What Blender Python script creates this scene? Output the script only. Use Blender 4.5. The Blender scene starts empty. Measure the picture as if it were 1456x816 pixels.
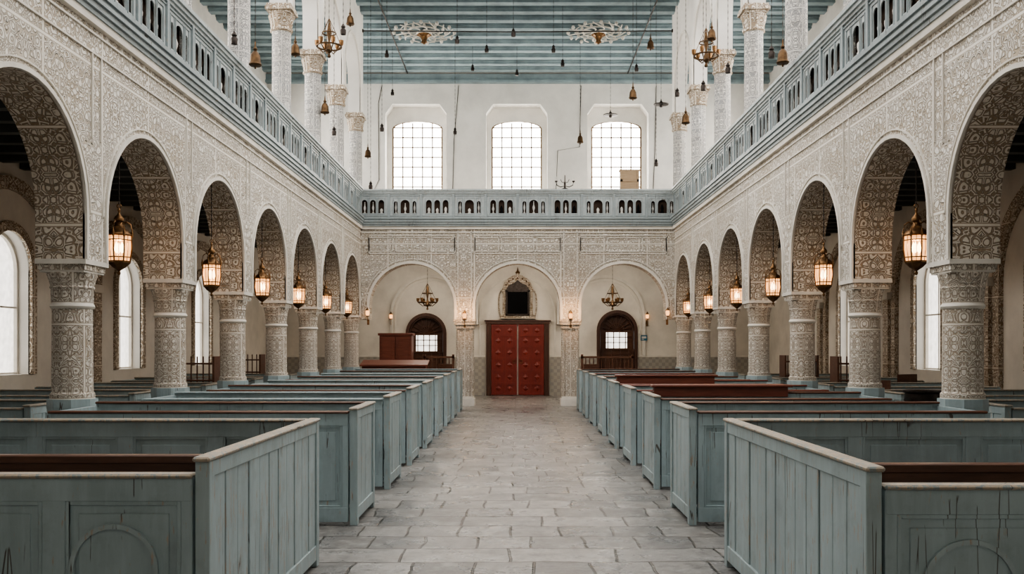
import bpy, bmesh, math, random
from mathutils import Vector, Matrix
random.seed(7)
scene = bpy.context.scene
COL = scene.collection
try: scene.view_settings.look = 'AgX - Medium High Contrast'
except Exception: pass

# ------------------------------------------------------------------ materials
def new_mat(name):
    m = bpy.data.materials.new(name); m.use_nodes = True
    nt = m.node_tree; nt.nodes.clear()
    out = nt.nodes.new('ShaderNodeOutputMaterial')
    b = nt.nodes.new('ShaderNodeBsdfPrincipled')
    nt.links.new(b.outputs[0], out.inputs[0])
    return m, nt, b, out
def math_n(nt, op, a, b=None, c=None):
    n = nt.nodes.new('ShaderNodeMath'); n.operation = op
    for i, x in enumerate((a, b, c)):
        if x is None: continue
        if isinstance(x, (int, float)): n.inputs[i].default_value = x
        else: nt.links.new(x, n.inputs[i])
    return n.outputs[0]
def ramp(nt, fac, stops):
    r = nt.nodes.new('ShaderNodeValToRGB')
    e = r.color_ramp.elements
    while len(e) < len(stops): e.new(0.5)
    for el, (p, c) in zip(e, stops):
        el.position = p
        el.color = (c, c, c, 1) if isinstance(c, (int, float)) else (*c, 1)
    nt.links.new(fac, r.inputs[0]); return r.outputs[0]
def mixc(nt, fac, a, b, mode='MIX'):
    n = nt.nodes.new('ShaderNodeMix'); n.data_type = 'RGBA'; n.blend_type = mode
    if isinstance(fac, (int, float)): n.inputs[0].default_value = fac
    else: nt.links.new(fac, n.inputs[0])
    for i, x in ((6, a), (7, b)):
        if isinstance(x, tuple): n.inputs[i].default_value = (*x, 1)
        else: nt.links.new(x, n.inputs[i])
    return n.outputs[2]
def noise(nt, vec, scale, detail=4, rough=.55):
    n = nt.nodes.new('ShaderNodeTexNoise'); n.inputs['Scale'].default_value = scale
    n.inputs['Detail'].default_value = detail; n.inputs['Roughness'].default_value = rough
    if vec is not None: nt.links.new(vec, n.inputs['Vector'])
    return n.outputs[0]
def bump(nt, b, h, strength, dist):
    n = nt.nodes.new('ShaderNodeBump'); n.inputs['Strength'].default_value = strength
    n.inputs['Distance'].default_value = dist
    nt.links.new(h, n.inputs['Height']); nt.links.new(n.outputs[0], b.inputs['Normal'])
def worldpos(nt):
    return nt.nodes.new('ShaderNodeNewGeometry').outputs['Position']

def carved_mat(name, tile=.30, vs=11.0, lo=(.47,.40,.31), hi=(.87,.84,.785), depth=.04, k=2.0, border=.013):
    m, nt, b, out = new_mat(name)
    uv = nt.nodes.new('ShaderNodeTexCoord').outputs['UV']
    sep = nt.nodes.new('ShaderNodeSeparateXYZ'); nt.links.new(uv, sep.inputs[0])
    pu = math_n(nt, 'PINGPONG', sep.outputs[0], tile)
    pv = math_n(nt, 'PINGPONG', sep.outputs[1], tile * 1.25)
    iu = math_n(nt, 'FLOOR', math_n(nt, 'DIVIDE', math_n(nt, 'ADD', sep.outputs[0], tile * 20), tile * 4))
    iv = math_n(nt, 'FLOOR', math_n(nt, 'DIVIDE', sep.outputs[1], tile * 2.5))
    w = math_n(nt, 'ADD', math_n(nt, 'MULTIPLY', iu, 3.17), math_n(nt, 'MULTIPLY', iv, 7.31))
    comb = nt.nodes.new('ShaderNodeCombineXYZ')
    nt.links.new(pu, comb.inputs[0]); nt.links.new(pv, comb.inputs[1]); nt.links.new(w, comb.inputs[2])
    v = comb.outputs[0]
    vor = nt.nodes.new('ShaderNodeTexVoronoi'); vor.feature = 'DISTANCE_TO_EDGE'
    vor.inputs['Scale'].default_value = vs; nt.links.new(v, vor.inputs['Vector'])
    v1 = nt.nodes.new('ShaderNodeTexVoronoi'); v1.feature = 'F1'
    v1.inputs['Scale'].default_value = vs; nt.links.new(v, v1.inputs['Vector'])
    nz = noise(nt, v, vs * .6, 0.0, .4)
    field = math_n(nt, 'ADD', math_n(nt, 'MULTIPLY', v1.outputs['Distance'], k), math_n(nt, 'MULTIPLY', nz, k * 1.7))
    con = math_n(nt, 'PINGPONG', field, .5)
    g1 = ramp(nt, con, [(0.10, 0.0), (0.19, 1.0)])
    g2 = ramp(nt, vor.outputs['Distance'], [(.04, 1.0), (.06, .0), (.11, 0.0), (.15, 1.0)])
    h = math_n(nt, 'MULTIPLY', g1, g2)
    du = math_n(nt, 'PINGPONG', sep.outputs[0], tile * 2)
    h = math_n(nt, 'MULTIPLY', h, math_n(nt, 'GREATER_THAN', du, border * 1.7))
    h = math_n(nt, 'MAXIMUM', h, math_n(nt, 'LESS_THAN', du, border))
    dv = math_n(nt, 'PINGPONG', sep.outputs[1], tile * 2.5)
    h = math_n(nt, 'MULTIPLY', h, math_n(nt, 'GREATER_THAN', dv, border * 1.7))
    h = math_n(nt, 'MAXIMUM', h, math_n(nt, 'LESS_THAN', dv, border))
    pos = worldpos(nt)
    st = noise(nt, pos, 1.3, 5)
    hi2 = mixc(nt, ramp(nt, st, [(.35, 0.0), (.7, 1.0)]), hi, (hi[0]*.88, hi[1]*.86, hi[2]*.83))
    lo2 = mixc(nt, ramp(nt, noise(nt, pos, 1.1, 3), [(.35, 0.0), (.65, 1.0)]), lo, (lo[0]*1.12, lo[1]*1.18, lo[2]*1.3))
    c = mixc(nt, h, lo2, hi2)  # recess tone: ochre pigment plus occlusion painted into the colour
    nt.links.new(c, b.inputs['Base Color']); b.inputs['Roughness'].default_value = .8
    bump(nt, b, h, 1.0, depth)
    return m
def plain_mat(name, col, var=.85, rough=.85, scale=1.5, bmp=.004, col2=None, spec=.3):
    m, nt, b, out = new_mat(name); pos = worldpos(nt)
    n1 = noise(nt, pos, scale, 6, .6)
    c2 = col2 or tuple(x * var for x in col)
    c = mixc(nt, ramp(nt, n1, [(.38, 0.0), (.66, 1.0)]), col, c2)
    nt.links.new(c, b.inputs['Base Color']); b.inputs['Roughness'].default_value = rough
    b.inputs['Specular IOR Level'].default_value = spec
    bump(nt, b, noise(nt, pos, scale * 18, 4), .35, bmp)
    return m
def paint_mat(name, col, chip=(.42, .37, .31), amount=.63, dark=.78):
    m, nt, b, out = new_mat(name); pos = worldpos(nt)
    mp = nt.nodes.new('ShaderNodeMapping'); mp.inputs['Scale'].default_value = (9, 9, 1.2)
    nt.links.new(pos, mp.inputs[0])
    streak = noise(nt, mp.outputs[0], 2.0, 6, .65)
    big = noise(nt, pos, 1.7, 5)
    c = mixc(nt, ramp(nt, big, [(.35, 0.0), (.68, 1.0)]), col, tuple(x * dark for x in col))
    c = mixc(nt, ramp(nt, streak, [(.45, 0.0), (.75, .45)]), c, tuple(min(1, x * 1.25) for x in col))
    chipf = ramp(nt, noise(nt, mp.outputs[0], 5.0, 8, .7), [(amount, 0.0), (amount + .03, 1.0)])
    c = mixc(nt, chipf, c, chip)
    grime = ramp(nt, noise(nt, pos, 6, 6, .7), [(.52, 0.0), (.8, .3)])
    c = mixc(nt, grime, c, (.12, .125, .115))
    mp2 = nt.nodes.new('ShaderNodeMapping'); mp2.inputs['Scale'].default_value = (12, 12, .7)
    nt.links.new(pos, mp2.inputs[0])
    vo = nt.nodes.new('ShaderNodeTexVoronoi'); vo.feature = 'DISTANCE_TO_EDGE'; vo.inputs['Scale'].default_value = .9
    nt.links.new(mp2.outputs[0], vo.inputs['Vector'])
    split = math_n(nt, 'MULTIPLY', ramp(nt, vo.outputs['Distance'], [(.008, .9), (.020, 0.0)]), ramp(nt, noise(nt, pos, 3.1, 3), [(.57, 0.0), (.61, 1.0)]))
    c = mixc(nt, split, c, (.09, .075, .06))
    nt.links.new(c, b.inputs['Base Color']); b.inputs['Roughness'].default_value = .48
    b.inputs['Specular IOR Level'].default_value = .4
    bump(nt, b, math_n(nt, 'SUBTRACT', streak, math_n(nt, 'ADD', chipf, split)), .35, .005)
    return m
def wood_mat(name, c1, c2, rough=.4, axis=(1.2, 12, 12)):
    m, nt, b, out = new_mat(name); pos = worldpos(nt)
    mp = nt.nodes.new('ShaderNodeMapping'); mp.inputs['Scale'].default_value = axis
    nt.links.new(pos, mp.inputs[0])
    n1 = noise(nt, mp.outputs[0], 2.2, 7, .65)
    c = mixc(nt, ramp(nt, n1, [(.3, 0.0), (.7, 1.0)]), c1, c2)
    nt.links.new(c, b.inputs['Base Color']); b.inputs['Roughness'].default_value = rough
    bump(nt, b, n1, .3, .003)
    return m
def metal_mat(name, col, rough=.35):
    m, nt, b, out = new_mat(name); pos = worldpos(nt)
    n1 = noise(nt, pos, 14, 4)
    c = mixc(nt, ramp(nt, n1, [(.35, 0.0), (.7, 1.0)]), col, tuple(x * .45 for x in col))
    nt.links.new(c, b.inputs['Base Color'])
    b.inputs['Metallic'].default_value = .9; b.inputs['Roughness'].default_value = rough
    return m
def floor_mat():
    m, nt, b, out = new_mat('worn_stone_flags'); pos = worldpos(nt)
    wob = nt.nodes.new('ShaderNodeTexNoise'); wob.inputs['Scale'].default_value = 1.7
    nt.links.new(pos, wob.inputs['Vector'])
    vm = nt.nodes.new('ShaderNodeVectorMath'); vm.operation = 'SCALE'; vm.inputs[3].default_value = .12
    nt.links.new(wob.outputs['Color'], vm.inputs[0])
    va = nt.nodes.new('ShaderNodeVectorMath'); va.operation = 'ADD'
    nt.links.new(pos, va.inputs[0]); nt.links.new(vm.outputs[0], va.inputs[1])
    RH = .46
    def brick(wd, off, sq, fr):
        br = nt.nodes.new('ShaderNodeTexBrick'); nt.links.new(va.outputs[0], br.inputs['Vector'])
        br.inputs['Scale'].default_value = 1; br.inputs['Brick Width'].default_value = wd
        br.inputs['Row Height'].default_value = RH; br.inputs['Mortar Size'].default_value = .012
        br.inputs['Mortar Smooth'].default_value = .5
        br.offset = off; br.squash = sq; br.squash_frequency = fr; br.offset_frequency = 2
        br.inputs['Color1'].default_value = (.36, .35, .335, 1)
        br.inputs['Color2'].default_value = (.15, .152, .155, 1)
        br.inputs['Mortar'].default_value = (.028, .026, .023, 1)
        return br
    b1 = brick(.82, .37, .62, 2); b2 = brick(.44, .61, 1.7, 3)
    sep = nt.nodes.new('ShaderNodeSeparateXYZ'); nt.links.new(va.outputs[0], sep.inputs[0])
    row = math_n(nt, 'FLOOR', math_n(nt, 'DIVIDE', sep.outputs[1], RH))
    rnd = math_n(nt, 'FRACT', math_n(nt, 'MULTIPLY', math_n(nt, 'SINE', math_n(nt, 'MULTIPLY', row, 12.99)), 43.7))
    sel = math_n(nt, 'GREATER_THAN', rnd, .5)
    bc = mixc(nt, sel, b1.outputs['Color'], b2.outputs['Color'])
    fm = nt.nodes.new('ShaderNodeMix'); nt.links.new(sel, fm.inputs[0]); nt.links.new(b1.outputs['Fac'], fm.inputs[2]); nt.links.new(b2.outputs['Fac'], fm.inputs[3])
    n1 = noise(nt, pos, 2.2, 7, .65)
    c = mixc(nt, ramp(nt, n1, [(.38, 0.0), (.70, .55)]), bc, (.20, .175, .15))
    n2 = noise(nt, pos, 8, 7, .75)
    c = mixc(nt, ramp(nt, n2, [(.46, 0.0), (.64, .65)]), c, (.09, .087, .083))
    n3 = noise(nt, pos, 4.5, 6, .75)
    c = mixc(nt, ramp(nt, n3, [(.53, 0.0), (.64, .6)]), c, (.40, .395, .375))
    nt.links.new(c, b.inputs['Base Color'])
    nt.links.new(ramp(nt, n1, [(.3, .20), (.7, .42)]), b.inputs['Roughness'])
    hgt = math_n(nt, 'ADD', math_n(nt, 'MULTIPLY', fm.outputs[0], -1.0), math_n(nt, 'MULTIPLY', n2, .8))
    bump(nt, b, hgt, .7, .016)
    return m
def glow_mat(name, col, strength, transp=.5):
    m = bpy.data.materials.new(name); m.use_nodes = True; nt = m.node_tree; nt.nodes.clear()
    out = nt.nodes.new('ShaderNodeOutputMaterial')
    e = nt.nodes.new('ShaderNodeEmission'); e.inputs[0].default_value = (*col, 1)
    pos = worldpos(nt)
    s = ramp(nt, noise(nt, pos, 9, 3), [(.3, .65), (.7, 1.0)])
    nt.links.new(math_n(nt, 'MULTIPLY', s, strength), e.inputs[1])
    t = nt.nodes.new('ShaderNodeBsdfTransparent')
    mx = nt.nodes.new('ShaderNodeMixShader'); mx.inputs[0].default_value = transp
    nt.links.new(e.outputs[0], mx.inputs[1]); nt.links.new(t.outputs[0], mx.inputs[2])
    nt.links.new(mx.outputs[0], out.inputs[0]); return m

M = {}
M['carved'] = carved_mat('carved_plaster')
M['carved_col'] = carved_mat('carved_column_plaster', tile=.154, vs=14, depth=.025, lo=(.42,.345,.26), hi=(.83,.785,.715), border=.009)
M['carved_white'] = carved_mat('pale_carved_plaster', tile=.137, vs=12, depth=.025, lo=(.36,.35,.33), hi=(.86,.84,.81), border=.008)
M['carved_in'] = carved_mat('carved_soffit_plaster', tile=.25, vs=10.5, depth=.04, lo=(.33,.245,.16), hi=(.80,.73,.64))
M['moulding'] = plain_mat('cream_moulding', (.78, .745, .68), .84, scale=3)
M['plaster'] = plain_mat('old_white_plaster', (.81, .79, .75), .82, scale=.9)
M['plaster_warm'] = plain_mat('old_cream_plaster', (.78, .74, .67), .80, scale=1.1)
M['blue'] = paint_mat('worn_blue_grey_paint', (.38, .475, .50))
M['blue_lt'] = paint_mat('worn_pale_blue_paint', (.40, .49, .51), amount=.585)
M['blue_cor'] = paint_mat('gallery_blue_grey_paint', (.32, .37, .385), amount=.62)
M['blue_gal'] = paint_mat('gallery_pale_blue_paint', (.46, .51, .52), amount=.60)
M['cap'] = paint_mat('worn_wood_edge', (.44, .37, .29), chip=(.25, .29, .29), amount=.52)
M['gap'] = plain_mat('dark_board_gap', (.055, .06, .055), .7)  # core slab coloured dark, painting the shade between pew boards
M['ceil'] = plain_mat('blue_ceiling_boards', (.06, .095, .11), .7, scale=2)
M['beam'] = plain_mat('pale_blue_beams', (.29, .375, .405), .70, scale=2.4)
M['darkceil'] = plain_mat('dark_boards', (.04, .04, .037), .7, scale=2)
M['darkbeam'] = plain_mat('dark_beams', (.085, .09, .085), .7, scale=2)
M['floor'] = floor_mat()
M['brown'] = wood_mat('dark_brown_wood', (.075, .034, .022), (.16, .075, .046), .35)
M['redwood'] = wood_mat('red_brown_wood', (.12, .034, .022), (.21, .065, .04), .35)
M['red'] = wood_mat('red_door_paint', (.15, .016, .011), (.24, .032, .02), .42, (12, 12, 1.2))
M['dkred'] = wood_mat('dark_red_frame', (.055, .024, .015), (.10, .042, .026), .45, (12, 12, 1.2))
M['brass'] = metal_mat('aged_brass', (.36, .21, .10))
M['dkbrass'] = metal_mat('dark_aged_brass', (.27, .15, .07), .42)
M['bronze'] = metal_mat('dull_bronze', (.14, .085, .045), .5)
M['iron'] = metal_mat('black_iron', (.06, .05, .045), .5)
M['glow'] = glow_mat('warm_lantern_glass', (1.0, .46, .17), 3.6, .40)
M['flame'] = glow_mat('candle_flame', (1.0, .70, .38), 22, .0)
M['daypane'] = glow_mat('bright_window_pane', (1.0, .95, .87), 18, .1)
M['softpane'] = glow_mat('frosted_window_pane', (1.0, .93, .83), 2.4, .15)
M['black'] = plain_mat('black_board', (.010, .010, .011), .6, rough=.95, spec=.05)
M['white'] = plain_mat('white_marble', (.74, .72, .68), .8)
M['opening_shade'] = plain_mat('opening_shade_brown', (.07, .045, .032), .6)
M['winframe'] = plain_mat('window_bar_paint', (.20, .14, .09), .8)
M['bluesign'] = plain_mat('blue_notice', (.06, .20, .30), .8)
M['box'] = wood_mat('pale_crate_wood', (.32, .22, .13), (.42, .31, .2), .6)
def tile_m():
    m, nt, b, out = new_mat('grey_dado_tiles'); pos = worldpos(nt)
    mp = nt.nodes.new('ShaderNodeMapping'); mp.inputs['Rotation'].default_value = (math.pi/2, 0, 0)
    nt.links.new(pos, mp.inputs[0])
    ch = nt.nodes.new('ShaderNodeTexChecker'); ch.inputs['Scale'].default_value = 9
    nt.links.new(mp.outputs[0], ch.inputs[0])
    ch.inputs[1].default_value = (.42, .41, .38, 1); ch.inputs[2].default_value = (.25, .26, .26, 1)
    c = mixc(nt, noise(nt, pos, 4), ch.outputs[0], (.38, .34, .28))
    nt.links.new(c, b.inputs['Base Color']); b.inputs['Roughness'].default_value = .4
    return m
M['tile'] = tile_m()

# ------------------------------------------------------------------ mesh builder
class MB:
    def __init__(s): s.v=[]; s.f=[]; s.uv=[]; s.mi=[]; s.sm=[]
    def face(s, pts, uvs=None, m=0, sm=False):
        q=[]; 
        for i,p in enumerate(pts):
            if q and (Vector(p)-Vector(q[-1][0])).length<1e-6: continue
            q.append((p, uvs[i] if uvs else None))
        if len(q)>2 and (Vector(q[0][0])-Vector(q[-1][0])).length<1e-6: q.pop()
        if len(q)<3: return
        i0=len(s.v); s.v+= [tuple(p) for p,_ in q]
        s.f.append(list(range(i0,i0+len(q))))
        if uvs: s.uv.append([u for _,u in q])
        else:
            n=(Vector(q[1][0])-Vector(q[0][0])).cross(Vector(q[2][0])-Vector(q[1][0]))
            a=[abs(x) for x in n]; k=a.index(max(a))
            s.uv.append([((p[1],p[2]) if k==0 else (p[0],p[2]) if k==1 else (p[0],p[1])) for p,_ in q])
        s.mi.append(m); s.sm.append(sm)
    def box(s,x0,x1,y0,y1,z0,z1,m=0):
        if x0>x1: x0,x1=x1,x0
        if y0>y1: y0,y1=y1,y0
        P=lambda a,b,c:((x0,x1)[a],(y0,y1)[b],(z0,z1)[c])
        for q in ((P(0,0,0),P(0,1,0),P(1,1,0),P(1,0,0)),(P(0,0,1),P(1,0,1),P(1,1,1),P(0,1,1)),
                  (P(0,0,0),P(1,0,0),P(1,0,1),P(0,0,1)),(P(0,1,0),P(0,1,1),P(1,1,1),P(1,1,0)),
                  (P(0,0,0),P(0,0,1),P(0,1,1),P(0,1,0)),(P(1,0,0),P(1,1,0),P(1,1,1),P(1,0,1))):
            s.face(q,None,m)
    def lathe(s,prof,n=16,cx=0,cy=0,m=0,sm=True,scal=0,lobes=8,a0=0):
        def P(r,z,i):
            a=a0+2*math.pi*i/n; rr=r*(1+scal*math.cos(lobes*a)) if r>0 else 0
            return (cx+rr*math.cos(a),cy+rr*math.sin(a),z)
        R=max(p[0] for p in prof); acc=0; vs=[0]
        for a,b in zip(prof,prof[1:]): acc+=math.hypot(b[0]-a[0],b[1]-a[1]); vs.append(acc)
        for j in range(len(prof)-1):
            for i in range(n):
                u0=2*math.pi*R*i/n; u1=2*math.pi*R*(i+1)/n
                s.face([P(*prof[j],i),P(*prof[j],i+1),P(*prof[j+1],i+1),P(*prof[j+1],i)],
                       [(u0,vs[j]),(u1,vs[j]),(u1,vs[j+1]),(u0,vs[j+1])],m,sm)
        for e in (0,-1):
            if prof[e][0]>1e-6:
                s.face([P(*prof[e],i) for i in range(n)],None,m)
    def tube(s,pts,r,n=6,m=0):
        pts=[Vector(p) for p in pts]; rings=[]
        for i,p in enumerate(pts):
            d=(pts[min(i+1,len(pts)-1)]-pts[max(i-1,0)]).normalized()
            a=Vector((0,0,1)) if abs(d.z)<.9 else Vector((1,0,0))
            u=d.cross(a).normalized(); w=d.cross(u)
            rings.append([p+u*r*math.cos(2*math.pi*k/n)+w*r*math.sin(2*math.pi*k/n) for k in range(n)])
        for A,B in zip(rings,rings[1:]):
            for k in range(n): s.face([A[k],A[(k+1)%n],B[(k+1)%n],B[k]],None,m,True)
        s.face(rings[0],None,m); s.face(rings[-1],None,m)
    def torus(s,R,r,cz=0,n=24,k=6,cx=0,cy=0,m=0,axis='z'):
        def P(i,j):
            a=2*math.pi*i/n; b=2*math.pi*j/k; q=R+r*math.cos(b)
            if axis=='z': return (cx+q*math.cos(a),cy+q*math.sin(a),cz+r*math.sin(b))
            return (cx+q*math.cos(a),cy+r*math.sin(b),cz+q*math.sin(a))
        for i in range(n):
            for j in range(k): s.face([P(i,j),P(i+1,j),P(i+1,j+1),P(i,j+1)],None,m,True)
    def prism(s,poly,y0,y1,m=0):
        s.face([(x,y0,z) for x,z in poly],None,m); s.face([(x,y1,z) for x,z in reversed(poly)],None,m)
        for i in range(len(poly)):
            a=poly[i]; b=poly[(i+1)%len(poly)]
            s.face([(a[0],y0,a[1]),(a[0],y1,a[1]),(b[0],y1,b[1]),(b[0],y0,b[1])],None,m)

def mesh_of(mb,name,mats):
    me=bpy.data.meshes.new(name); me.from_pydata(mb.v,[],mb.f)
    ul=me.uv_layers.new(name='UVMap')
    flat=[c for f in mb.uv for u in f for c in u]
    ul.data.foreach_set('uv',flat)
    me.polygons.foreach_set('material_index',mb.mi); me.polygons.foreach_set('use_smooth',mb.sm)
    bm=bmesh.new(); bm.from_mesh(me)
    bmesh.ops.remove_doubles(bm,verts=bm.verts,dist=1e-5)
    bmesh.ops.recalc_face_normals(bm,faces=bm.faces)
    bm.to_mesh(me); bm.free()
    if any(mb.sm): me.set_sharp_from_angle(angle=math.radians(38))
    for m in mats: me.materials.append(M[m])
    return me
def setp(o,label=None,category=None,group=None,kind=None):
    if label: o['label']=label
    if category: o['category']=category
    if group: o['group']=group
    if kind: o['kind']=kind
def obj(mb,name,mats,parent=None,loc=(0,0,0),bevel=0,**kw):
    if isinstance(mats,str): mats=[mats]
    o=bpy.data.objects.new(name,mesh_of(mb,name,mats) if isinstance(mb,MB) else mb)
    o.location=loc; COL.objects.link(o)
    if parent: o.parent=parent
    if bevel:
        md=o.modifiers.new('bevel','BEVEL'); md.width=bevel; md.segments=1; md.limit_method='ANGLE'
    setp(o,**kw); return o
def empty(name,loc=(0,0,0),**kw):
    o=bpy.data.objects.new(name,None); o.empty_display_size=.1; o.location=loc; COL.objects.link(o); setp(o,**kw); return o
def dup(root,loc,rot=None,**kw):
    def rec(o,par):
        c=o.copy(); COL.objects.link(c)
        if par: c.parent=par
        for ch in list(o.children): rec(ch,c)
        return c
    c=rec(root,None); c.location=loc
    if rot is not None: c.rotation_euler=(0,0,rot)
    setp(c,**kw); return c

def arc_top(c,hw,zs,n=24,rise=None):
    rise=hw if rise is None else rise
    return [(c-hw*math.cos(math.pi*i/n), zs+rise*math.sin(math.pi*i/n)) for i in range(n+1)]
def wall(a0,a1,z0,z1,t,holes,fn,min_=1):
    mb=MB(); F=lambda a,z,d: fn(a,d,z)
    def quad(xa,xb,za,zb,za2=None,zb2=None):
        za2=za if za2 is None else za2; zb2=zb if zb2 is None else zb2
        for d in (0,t):
            mb.face([F(xa,za,d),F(xb,za2,d),F(xb,zb2,d),F(xa,zb,d)],[(xa,za),(xb,za2),(xb,zb2),(xa,zb)],0)
    x=a0
    for (top,zb) in sorted(holes,key=lambda h:h[0][0][0]):
        xl=top[0][0]; xr=top[-1][0]
        if xl-x>1e-5:
            quad(x,xl,z0,z1); mb.face([F(x,z0,0),F(xl,z0,0),F(xl,z0,t),F(x,z0,t)],None,0)
        for p,q in zip(top,top[1:]):
            if q[0]-p[0]<1e-6: continue
            quad(p[0],q[0],p[1],z1,q[1],z1)
            if zb>z0+1e-5: quad(p[0],q[0],z0,zb)
        path=[(xl,max(zb,z0))]+list(top)+[(xr,max(zb,z0))]
        L=0
        for p,q in zip(path,path[1:]):
            l=math.hypot(q[0]-p[0],q[1]-p[1])
            if l<1e-6: continue
            mb.face([F(p[0],p[1],0),F(q[0],q[1],0),F(q[0],q[1],t),F(p[0],p[1],t)],[(L,0),(L+l,0),(L+l,t),(L,t)],min_,l<.4); L+=l
        if zb>z0+1e-5:
            mb.face([F(xl,zb,0),F(xr,zb,0),F(xr,zb,t),F(xl,zb,t)],None,min_)
            mb.face([F(xl,z0,0),F(xr,z0,0),F(xr,z0,t),F(xl,z0,t)],None,0)
        x=xr
    if a1-x>1e-5:
        quad(x,a1,z0,z1); mb.face([F(x,z0,0),F(a1,z0,0),F(a1,z0,t),F(x,z0,t)],None,0)
    mb.face([F(a0,z1,0),F(a1,z1,0),F(a1,z1,t),F(a0,z1,t)],None,0)
    for a in (a0,a1): mb.face([F(a,z0,0),F(a,z1,0),F(a,z1,t),F(a,z0,t)],None,0)
    return mb
def ring(mb,c,hw,zs,z0,wd,d0,d1,fn,n=24,m=0):
    inn=[(c-hw,z0)]+arc_top(c,hw,zs,n)+[(c+hw,z0)]
    out=[(c-hw-wd,z0)]+arc_top(c,hw+wd,zs,n)+[(c+hw+wd,z0)]
    for i in range(len(inn)-1):
        a,b,A,B=inn[i],inn[i+1],out[i],out[i+1]
        mb.face([fn(a[0],d0,a[1]),fn(b[0],d0,b[1]),fn(B[0],d0,B[1]),fn(A[0],d0,A[1])],None,m)
        mb.face([fn(A[0],d0,A[1]),fn(B[0],d0,B[1]),fn(B[0],d1,B[1]),fn(A[0],d1,A[1])],None,m)
        mb.face([fn(a[0],d0,a[1]),fn(b[0],d0,b[1]),fn(b[0],d1,b[1]),fn(a[0],d1,a[1])],None,m)
def sbox(mb,fn,a0,a1,d0,d1,z0,z1,m=0):
    t=MB(); t.box(a0,a1,d0,d1,z0,z1,m)
    for f,u in zip(t.f,t.uv): mb.face([fn(*t.v[i]) for i in f],u,m)
def pane(mb,fn,pts,d):
    mb.face([fn(a,d,z) for a,z in pts])

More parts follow.
